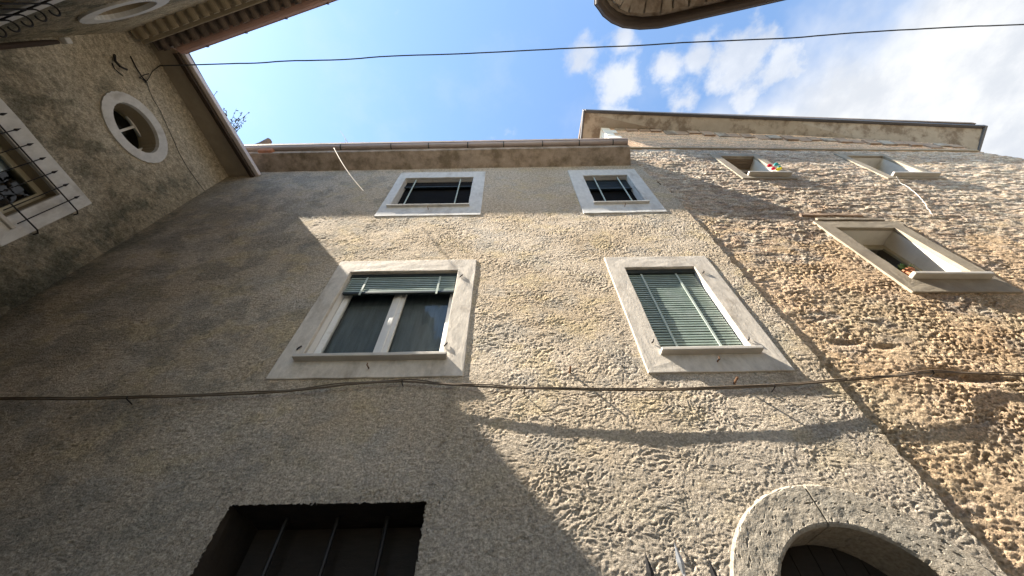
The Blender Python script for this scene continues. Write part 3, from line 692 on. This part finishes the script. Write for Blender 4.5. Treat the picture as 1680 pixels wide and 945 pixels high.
# tiled, stepped eave over wall B: two rows of half-round tiles with a band between, terracotta gutter
def tile_row(b, x0, x1, pitch, y0, y1, z, r, drop=.0):
    k = 0; x = x0
    while x < x1:
        n = 8; vs = []; fs = []; rr = r*random.uniform(.95,1.04)
        j_ = random.uniform(-.008,.008)
        for y in (y0, y1+j_):
            for q in range(n): 
                a_ = math.pi*q/(n-1); vs.append((x+rr*math.cos(a_), y, z-(y-y0)*drop+rr*.85*math.sin(a_)))
            for q in range(n):
                a_ = math.pi*(n-1-q)/(n-1); vs.append((x+(rr-.016)*math.cos(a_), y, z-(y-y0)*drop+(rr-.016)*.85*math.sin(a_)))
        m_ = 2*n
        for q in range(m_): fs.append((q, (q+1) % m_, m_+(q+1) % m_, m_+q))
        fs += [tuple(range(m_-1, -1, -1)), tuple(range(m_, 2*m_))]
        b.add(vs, fs)
        # convex bottom tile between
        vs = []; fs = []
        for y in (y0, y1-.03):
            for q in range(n):
                a_ = math.pi*q/(n-1); vs.append((x+pitch/2+rr*.95*math.cos(a_), y, z+.012-rr*.75*math.sin(a_)))
        for q in range(n-1): fs.append((q, q+1, n+q+1, n+q))
        fs += [tuple(range(n)), tuple(range(n, 2*n))]
        b.add(vs, fs)
        x += pitch
b = MB(fb); tile_row(b, -5.6, -2.4, .175, .02, -.12, 8.42, .058); b.build('tile_row', M['band'], lh)
b = MB(fb); b.box(-5.66,-2.3,-.19,.1,8.485,8.56); b.build('eave_band', M['band'], lh, bevel=.008)
b = MB(fb); tile_row(b, -5.55, -2.35, .175, .0, -.30, 8.62, .060); b.build('tile_row', M['tile'], lh)
b = MB(fb); b.box(-5.6,-2.3,-.27,.1,8.70,8.80); b.build('eave_board', M['tile'], lh)
GB0 = at_z(302,90,8.74); GB1 = at_z(555,0,8.74); gd = (GB1-GB0)/np.linalg.norm(GB1-GB0)
gn = np.array([gd[1], -gd[0], 0])
pth = [GB0, GB1+gd*.3]
off = -np.array([-gd[1], gd[0], 0])*.175
b = MB().sweep([tuple(np.array(p)+off) for p in reversed(pth)], gutter_prof(.082), closed=True)
gb = b.build('gutter', M['gutter_pink'], lh)
for k in range(4):
    p = GB0+gd*(.45+k*.72)
    MB().box(p[0]-.008,p[0]+.008,p[1]-.015,p[1]+.012,8.72,8.77).build('gutter_clip', M['gutter_thin'], gb)

# oval windows
def fr_room(fr, parent, x0, x1, z0, z1, y, dep=.7):
    MB(fr).add([(x0,y,z0),(x1,y,z0),(x1,y,z1),(x0,y,z1),(x0,y+dep,z0),(x1,y+dep,z0),(x1,y+dep,z1),(x0,y+dep,z1)], [(4,5,6,7),(0,1,5,4),(1,2,6,5),(2,3,7,6),(3,0,4,7)]).build('room_interior', M['dark'], parent)
def oval(fr, c0, label, mullion=True):
    n = 64
    def el(rx, rz, y): return [(c0[0]+rx*math.cos(2*math.pi*k/n)*(1+.012*math.sin(3*k)), y, c0[1]+rz*math.sin(2*math.pi*k/n)) for k in range(n)]
    vs = el(OVO[0],OVO[1],.02)+el(OVO[0],OVO[1],-.028)+el(OVI[0]+.01,OVI[1]+.01,-.03)+el(OVI[0],OVI[1],.02)
    fs = []
    for j in range(3):
        for k in range(n): k2 = (k+1) % n; fs.append((j*n+k, j*n+k2, (j+1)*n+k2, (j+1)*n+k))
    wd = MB(fr).add(vs, fs).build('oval_window', M['surround_up'], lh, label=label)
    vs = el(OVI[0],OVI[1],.018)+el(OVI[0]*.97,OVI[1]*.97,.30); fs = [(k, (k+1) % n, n+(k+1) % n, n+k) for k in range(n)]
    MB(fr).add(vs, fs).build('reveal', M['band'], wd)
    fr_room(fr, wd, c0[0]-.45, c0[0]+.45, c0[1]-.4, c0[1]+.4, .31)
    b = MB(fr)
    b.box(c0[0]-.40, c0[0]-.29, .23, .27, c0[1]-.35, c0[1]+.35).box(c0[0]+.29, c0[0]+.40, .23, .27, c0[1]-.35, c0[1]+.35)
    b.box(c0[0]-.29, c0[0]+.29, .23, .27, c0[1]+.24, c0[1]+.35).box(c0[0]-.29, c0[0]+.29, .23, .27, c0[1]-.35, c0[1]-.26)
    b.box(c0[0]-.016, c0[0]+.016, .228, .268, c0[1]-.26, c0[1]+.24)
    b.build('sash', M['white'], wd)
    MB(fr).box(c0[0]-.30, c0[0]+.30, .248, .252, c0[1]-.27, c0[1]+.25).build('pane', M['glass'], wd)
    MB(fr).box(c0[0]-.28, c0[0]+.28, .262, .266, c0[1]-.26, c0[1]-.08).build('curtain', M['curtain'], wd)  # added pale sheet imitating sky reflected in the oval glass
    return wd
oval(fa, OV, 'oval window beside the eave, sky reflected in its glass')
oval(fb, OB, 'oval window under the tiled eave')
# spear-topped and scrolled grilles over rectangular windows
def grille(parent, fr, u0, u1, z0, z1, top, n, off, scroll=False):
    g_ = None
    for z in (z0+.10, z1-.02):
        gr = MB(fr).tube([(u0-.02,-.02,z),(u0-.02,-off,z),(u1+.05,-off,z),(u1+.09,-off*.7,z),(u1+.10,.0,z)], .008, 6)
        if g_ is None: g_ = gr.build('grille', M['iron'], parent)
        else: gr.build('rail', M['iron'], g_)
    for k in range(n):
        x = u0+(u1-u0)*(k+.5)/n
        if not scroll:
            b = MB(fr); b.tube([(x,-off,z0),(x,-off,top-.07)], .006, 6)
            b.tube([(x,-off,top-.085),(x,-off,top-.06),(x,-off,top)], [.004,.016,.001], 6)
        else:
            pts = [(x,-off,z0),(x,-off,top-.12)]
            for j in range(13):
                a_ = -math.pi*.0+j/12*math.pi*1.55; rr = .055*(1-j/12*.45)
                pts.append((x, -off-.055+math.cos(a_)*rr, top-.10+math.sin(a_)*rr*1.2))
            b = MB(fr).tube(pts, .008, 6)
        b.build('bar', M['iron'], g_)
def rect_window(fr, o, label, outer):
    wd = MB(fr).ring(outer, o, -.025, .03).build('window', M['surround_up'], lh, bevel=.008, rough=.004, label=label)
    MB(fr).ring((o[0]-.03,o[1]+.03,o[2]-.03,o[3]+.03), o, .031, .35).build('reveal', M['band'], wd)
    fr_room(fr, wd, o[0]-.04, o[1]+.04, o[2]-.04, o[3]+.04, .351)
    xm = (o[0]+o[1])/2
    for a, c in ((o[0], xm-.003), (xm+.003, o[1])):
        s = MB(fr).ring((a,c,o[2],o[3]), (a+.06,c-.06,o[2]+.06,o[3]-.06), .16, .20).build('sash', M['creamwood'], wd, bevel=.004)
        MB(fr).box(a+.05, c-.05, .178, .182, o[2]+.05, o[3]-.05).build('pane', M['glass'], s)
    return wd
wa = rect_window(fa, AW, 'window with a spear-topped iron grille', (AW[0]-.2,2.03,5.13,6.24))
MB(fa).box(AW[0]+.5, AW[1]-.35, .26, .27, AW[2], AW[3]).build('curtain', M['curtain'], wa)
MB(fa).box(AW[0]-.1, AW[1]+.12, -.06, .15, AW[2]-.05, AW[2]-.002).build('sill', M['sillm'], wa, bevel=.01)
grille(wa, fa, AW[0]-.05, AW[1]+.16, 5.36, 5.98, 6.12, 9, .10)
wb = rect_window(fb, BW, 'window with a scroll-topped iron grille', (BW[0]-.22,BW[1]+.2,BW[2]-.2,BW[3]+.24))
grille(wb, fb, -5.30, -4.18, 5.05, 5.93, 6.07, 7, .05, True)
# old drain stub in the inner corner of the two walls
c0 = at_z(0,68,6.7)
MB().tube([(-5.70,.31,4.0),(-5.70,.31,7.1),(-5.70,.31,7.3)], [.03,.03,.022], 10).build('drainpipe', M['fascia'], lh)
MB().box(-5.73,-5.65,.27,.34,7.36,7.44).build('pipe_clip', M['surround_up'], lh, bevel=.01)
MB(fa).tube([(.30,-.05,8.55),(.30,-.05,8.75)], .05, 10).build('pipe_stub', M['terracotta'], lh)

# ================================================================== BROWN-GUTTERED HOUSE (overhead)
oh = thing('overhead_house', 'stone house behind the viewer, only its rounded brown-guttered eave corner showing', 'house', (5, -3, 0))
ZB = 10.5
path = [at_z(*q, ZB) for q in ((975,0),(980,14),(989,27),(1003,38),(1022,46),(1050,49),(1080,47),(1100,43),(1290,0))]
path = [path[0]+np.array([-.25,-2.2,0])]+path+[path[-1]+(path[-1]-path[-2])*1.6]
b = MB(); 
rp = [tuple(p) for p in reversed(path)]
inset = []
for k, p in enumerate(path):
    d1 = path[min(k+1, len(path)-1)]-path[max(k-1, 0)]; d1 /= np.linalg.norm(d1); inset.append((p, np.array([d1[1], -d1[0], 0])))
# gutter swept along the inside of the outline
gpf = gutter_prof(.10, .012)
b = MB().sweep([tuple(p+n_*.21) for p, n_ in reversed(inset)], gpf, closed=True)
b.build('gutter', M['gutter_dark'], oh, smooth=False)
sof = [tuple(p+n_*.17+np.array([0,0,.03])) for p, n_ in inset]; n = len(sof)
back = [(sof[0][0]+.1,-6,ZB+.03)]+[]
poly = sof+[(sof[-1][0],-6,ZB+.03),(sof[0][0],-6,ZB+.03)]
b = MB(); b.add(poly+[(p[0],p[1],p[2]+.1) for p in poly], [tuple(range(len(poly))), tuple(range(2*len(poly)-1, len(poly)-1, -1))]+[(k, (k+1) % len(poly), len(poly)+(k+1) % len(poly), len(poly)+k) for k in range(len(poly))])
b.build('eave_soffit', M['pinksoffit'], oh)
us_ = [tuple(p+n_*.25+np.array([0,0,0])) for p, n_ in inset]
for k in range(len(us_)-1):                      # rough corbel stones following the corner
    p, q = np.array(us_[k]), np.array(us_[k+1]); Ls = np.linalg.norm(q-p); m_ = max(1, int(Ls/.3))
    for j in range(m_):
        a0 = p+(q-p)*(j+.06)/m_; a1 = p+(q-p)*(j+.94)/m_; dd = (q-p)/Ls; nn = np.array([dd[1], -dd[0], 0]); h_ = random.uniform(.06,.12); e_ = random.uniform(-.05,.03)
        base = [a0-nn*.0+nn*e_, a1+nn*e_, a1+nn*.35, a0+nn*.35]
        MB().hexa([lift(c, ZB-.03-h_*.3) for c in base], [lift(c, ZB+.05) for c in base]).build('corbel_stone', M['pinksoffit'], oh, bevel=.015, rough=.006)
wl = [tuple(p+n_*.62) for p, n_ in inset]
poly = [(p[0],p[1]) for p in wl]+[(wl[-1][0],-6),(wl[0][0],-6)]
b = MB(); npz = len(poly); b.add([(p[0],p[1],0) for p in poly]+[(p[0],p[1],ZB-.02) for p in poly], [(k, (k+1) % npz, npz+(k+1) % npz, npz+k) for k in range(npz)]); b.build('wall', M['oldstone'], oh)

# ================================================================== cables
def smooth_path(pts, n=6, wob=0.0):
    pts = [np.array(p) for p in pts]; out = []
    for i in range(len(pts)-1):
        p0 = pts[max(i-1,0)]; p1 = pts[i]; p2 = pts[i+1]; p3 = pts[min(i+2,len(pts)-1)]
        for k in range(n):
            t = k/n
            out.append(.5*((2*p1)+(-p0+p2)*t+(2*p0-5*p1+4*p2-p3)*t*t+(-p0+3*p1-3*p2+p3)*t**3)+np.array([0, random.uniform(-1,1), random.uniform(-1,1)])*wob)
    out.append(pts[-1]); return [tuple(p) for p in out]
cp = [(0,655,2.53),(110,655,2.53),(210,653,2.535),(330,649,2.535),(430,645,2.54),(510,638,2.54),(580,630,2.545),(660,626,2.55),(720,630,2.545),(790,634,2.54),(860,637,2.535),(1000,640,2.53),(1130,639,2.53),(1270,633,2.535),(1400,623,2.55),(1470,617,2.565),(1530,611,2.60),(1600,613,2.615),(1680,616,2.62)]
pts = [at(x, y, Y) for x, y, Y in cp]
pts = [np.array([-5.5,2.5,3.50])]+pts+[np.array([6.0,2.66,3.62]), np.array([9.0,2.72,3.7])]
sp = smooth_path(pts, 6, .0012)
cab = MB().tube(sp, .0085, 7).build('wall_cable', M['cable'], None, smooth=True, org=(0,2.54,3.55))
tag(cab, 'brown-black cable running across both facades below the middle windows', 'cable')
sp2 = [(p[0], p[1]-.006+.006*math.sin(i*.6), p[2]+.012+.003*math.cos(i*.5)) for i, p in enumerate(sp)]
MB().tube(sp2, .0055, 6).build('thin_strand', M['cable'], cab, smooth=True)
for q in ((660,626,2.55),(1270,633,2.535),(210,653,2.535),(1530,611,2.6),(860,637,2.535)):
    p = at(*q); MB().tube([p+[0,.09,-.012],p+[0,-.004,-.012],p+[0,-.014,.004],p+[0,.0,.02]], .0045, 6).build('cable_clip', M['iron'], cab)

hook = at_p(262,108, P0+nA*.03+np.array([0,0,8]), nA)
far = at_z(1800,33,8.3)
wp = [(262,108),(360,105),(430,103),(470,100),(560,98),(640,92),(760,88),(900,81),(960,78),(1040,75),(1120,70),(1210,66),(1300,62),(1400,54),(1520,47),(1600,43),(1680,40)]
r0 = hook; r1 = at_z(1680,40,8.45)
up = []
for q in wp:
    t = (q[0]-262)/(1680-262)
    # meet the vertical plane through both ends
    dv = r1-r0; nrm = np.array([-dv[1], dv[0], 0]); p = at_p(q[0], q[1], r0, nrm); up.append(p)
# near-edge-on plane gives unstable depth: blend with the straight line in depth only
def on_line_depth(q, t):
    tgt = r0+(r1-r0)*t; r = ray(*q); k = np.dot(tgt-CAM, AX[2]); return CAM+r*k
def t_of(px):
    lo, hi = 0., 1.
    for _ in range(40):
        mdl = (lo+hi)/2; pnt = r0+(r1-r0)*mdl; c_ = AX@(pnt-CAM); x = 840+FPX*c_[0]/c_[2]
        if x < px: lo = mdl
        else: hi = mdl
    return lo
up = [on_line_depth(q, t_of(q[0])) for q in wp]
up.append(up[-1]+(r1-r0)/np.linalg.norm(r1-r0)*4)
sc_ = MB().tube(smooth_path(up, 5, .0015), .009, 6).build('overhead_cable', M['cable_sky'], None, smooth=True, org=tuple(up[8]))
tag(sc_, 'grey cable strung across the open sky from the left house', 'cable')
# iron hook and scrap of wire on wall A that hold it
hk = thing('cable_anchor', 'forked iron anchor in the buff wall holding the sky cable, above the oval window', 'anchor', tuple(at_p(232,130,P0+np.array([0,0,8]),nA)))
def ap(px, py, o_=.03): return tuple(at_p(px, py, P0+nA*o_+np.array([0,0,8]), nA))
MB().tube([ap(262,108),ap(250,117),ap(243,130),ap(238,136)], .006, 6).build('tie_wire', M['iron'], hk)
MB().tube([ap(214,92,.005),ap(224,112,.02),ap(233,126,.03),ap(240,134,.01)], .009, 6).build('iron_bar', M['iron'], hk)
MB().tube([ap(229,128),ap(236,123),ap(244,121)], .007, 6).build('fork', M['iron'], hk)
MB().tube([ap(229,128),ap(236,131),ap(242,136)], .006, 6).build('fork', M['iron'], hk)
h2 = thing('iron_loop', 'curled black iron loop fixed in the buff wall left of the cable anchor', 'wall hook', ap(195,100,0))
MB().tube([ap(188,90,.0),ap(189,100,.05),ap(197,109,.07),ap(208,114,.05)], .016, 8).build('loop', M['iron'], h2)
MB().tube([ap(184,104,.0),ap(188,113,.04),ap(201,124,.01)], .007, 6).build('wire_end', M['iron'], h2)

wp_ = [ap(x_, y_, .012) for x_, y_ in ((240,134),(250,160),(262,180),(281,222),(300,262),(318,290),(336,314))]
tag(MB().tube(smooth_path(wp_, 5, .004), .0038, 5).build('wall_wire', M['cable_sky'], None, org=wp_[2]), 'thin dark wire stapled down the buff wall past the right side of the oval window', 'wire')
# ================================================================== small things
# flowerpot in window W5
pc = np.array(sfr(W5[0]+.10, .0, W5[2]+.006))
pot = thing('potted_plant', 'terracotta pot with a small green plant on the deep window sill', 'potted plant', tuple(pc))
b = MB(); n = 20; prof = [(.0,0),(.045,0),(.063,.105),(.072,.105),(.074,.13),(.064,.13),(.060,.11),(0,.108)]
vs = [(pc[0]+r_*math.cos(2*math.pi*q/n), pc[1]+r_*math.sin(2*math.pi*q/n), pc[2]+z_) for r_, z_ in prof for q in range(n)]
b.add(vs, [(j*n+q, j*n+(q+1) % n, (j+1)*n+(q+1) % n, (j+1)*n+q) for j in range(len(prof)-1) for q in range(n)]); b.build('pot', M['terracotta'], pot, smooth=False)
b = MB()
def leaf(b, p, d, L_, w_, curl=.3):
    p = Vector(p); d = Vector(d).normalized(); s = d.cross(Vector((0,0,1))).normalized() if abs(d.z) < .98 else Vector((1,0,0)); vs = []
    for k in range(5):
        t = k/4; c = p+d*L_*t+Vector((0,0,-curl*L_*t*t)); ww = w_*math.sin(math.pi*min(.98,t*.9+.08)); vs += [tuple(c-s*ww), tuple(c+s*ww)]
    b.add(vs, [(2*k,2*k+1,2*k+3,2*k+2) for k in range(4)])
for k in range(34):
    a_ = random.uniform(0,2*math.pi); el_ = random.uniform(.1,1.3); p = pc+np.array([random.uniform(-.03,.03),random.uniform(-.03,.03),.11+random.uniform(0,.06)])
    leaf(b, p, (math.cos(a_)*math.cos(el_)-.3, math.sin(a_)*math.cos(el_), math.sin(el_)), random.uniform(.10,.20), random.uniform(.008,.016))
b.build('foliage', M['leaf'], pot)
# toy windmill flower on W3's surround
pf = np.array(sfr(W3[1]+.05, -.05, 8.72)); pf = at_p(1268,272,(5.2,sy(5.2)-.06,0),np.array([-SL,1,0])/math.hypot(1,SL))
toy = thing('toy_pinwheel', 'red, teal and yellow plastic pinwheel on the stone frame of the upper window', 'pinwheel', tuple(pf))
for q, mt_, rr in (((1263,271),'red',.055),((1269,276),'red',.045),((1274,269),'teal',.05),((1279,273),'teal',.03),((1277,277),'yellow',.045),((1281,276),'yellow',.03)):
    p = at_p(q[0], q[1], (5.2,sy(5.2)-.07,0), np.array([-SL,1,0])/math.hypot(1,SL)); b = MB(); vs = []
    for j in range(3):
        for k in range(9):
            a_ = 2*math.pi*k/9; r_ = rr*(.15,.75,1)[j]; vs.append((p[0]+r_*math.cos(a_), p[1]-.02+.02*j+.01*math.sin(2*a_), p[2]+r_*.8*math.sin(a_)))
    b.add(vs, [(j*9+k, j*9+(k+1) % 9, (j+1)*9+(k+1) % 9, (j+1)*9+k) for j in range(2) for k in range(9)]+[tuple(range(9))]); b.build('petal', M[mt_], toy)
p = pf; MB().tube([(p[0],p[1]-.01,p[2]),(p[0]-.05,p[1]+.03,p[2]-.28)], .005, 6).build('stick', M['whitecord'], toy)
# white cord hanging from W4's sill
cpt = [at(x, y, sy(7.6)-.03) for x, y in ((1466,297),(1478,300),(1490,307),(1503,318),(1515,331),(1522,341),(1530,352))]
cpt[0] = cpt[0]+np.array([0,-.08,0])
tag(MB().tube(smooth_path(cpt, 5, .008), .004, 6).build('hanging_cord', M['whitecord'], None, smooth=True, org=tuple(cpt[2])), 'white cord dangling down the rubble wall from an upper window sill', 'cord')
# dry stalk hanging off the gutter
spt = [np.array([0,0,0])+at(548,243,2.15), at(556,258,2.14), at(565,273,2.13), at(580,294,2.15), at(599,316,2.16)]
tag(MB().tube(smooth_path(spt, 5), [.007]*6+[.006]*8+[.004]*7, 6).build('dry_stalk', M['straw'], None, smooth=True, org=tuple(spt[0])), 'pale dry stalk hanging from the long gutter over the plastered wall', 'stalk')
# sprigs
def sprig(name, label, root, tips, mt_, r=.006, leaves=0, lw_=.01, ll=.03):
    t_ = thing(name, label, 'plant' if leaves > 4 else 'twig', tuple(root), 'weeds and twigs growing from the roof edges'); b = MB(); lb = MB()
    for tip in tips:
        rt = np.array(root); tp = np.array(tip); mid = (rt+tp)/2+np.array([random.uniform(-.05,.05) for _ in range(3)])*np.linalg.norm(tp-rt)
        pp = smooth_path([rt, mid, tp], 5); nn = len(pp); b.tube(pp, [r*(1-.75*k/(nn-1)) for k in range(nn)], 5)
        for k in range(leaves):
            q = np.array(pp[int(nn*(.35+.64*random.random()))-1]); leaf(lb, q, (random.uniform(-1,1),random.uniform(-1,1),random.uniform(-.3,1)), ll*random.uniform(.5,1.4), lw_)
    b.build('stem', mt_, t_)
    if leaves: lb.build('foliage', M['leafgrey'], t_)
rt = at_z(372,226,8.9)
sprig('roof_weed', 'thin leafy weed sprouting above the pale gutter of the left house', rt, [at_z(x, y, z) for x, y, z in ((366,196,9.1),(372,180,9.3),(388,178,9.4),(398,184,9.4),(409,184,9.5),(405,192,9.4),(396,206,9.2),(388,208,9.2),(366,176,9.3),(380,200,9.2),(402,198,9.3))], M['leafgrey'], .007, 16, .009, .045)
rt = at_z(348,168,8.85); sprig('roof_twig', 'bare forked twig at the pale gutter edge, above the leafy weed', rt, [at_z(352,158,9.1), at_z(357,149,9.3)], M['leafgrey'], .008, 2)
rt = at_z(574,242,9.36); sprig('roof_twig', 'bare dark twig standing on the long gutter, near the dry stalk', rt, [at_z(566,228,9.9), at_z(558,214,10.3)], M['leafgrey'], .010)
rt = at_z(502,243,9.36); sprig('roof_twig', 'tiny short twig on the long gutter, nearest its orange end', rt, [at_z(498,236,9.6)], M['leafgrey'], .010)
# spear-headed railing at the foot of the view
rail = thing('spear_railing', 'low iron railing with three spearheads in front of the wall beside the arched door', 'railing', (.97, 2.42, 0))
tops = [(1058,905),(1106,890),(1161,914)]
for k, q in enumerate(tops):
    p = at(q[0], q[1], 2.44); x, y, z = p
    b = MB(); b.tube([(x+.005,y,.0),(x,y,z-.15)], .009, 8)
    bar = b.build('bar', M['iron'] if k != 1 else M['galv'], rail)
    w2 = .021; vs = [(x,y,z),(x-w2,y-.001,z-.095),(x,y-.009,z-.10),(x+w2,y+.001,z-.095),(x,y+.009,z-.10),(x-.006,y,z-.16),(x+.006,y,z-.16)]
    MB().add(vs, [(0,1,2),(0,2,3),(0,3,4),(0,4,1),(1,5,2),(2,5,6),(2,6,3),(3,6,4),(4,6,5),(4,5,1)]).build('spearhead', M['iron'] if k != 1 else M['galv'], rail)
p0 = at(1058,905,2.44)
b = MB(); b.box(p0[0]-.1, p0[0]+.5, 2.43, 2.45, 1.9, 1.93).box(p0[0]-.1, p0[0]+.5, 2.43, 2.45, .3, .33); b.build('rail', M['iron'], rail)
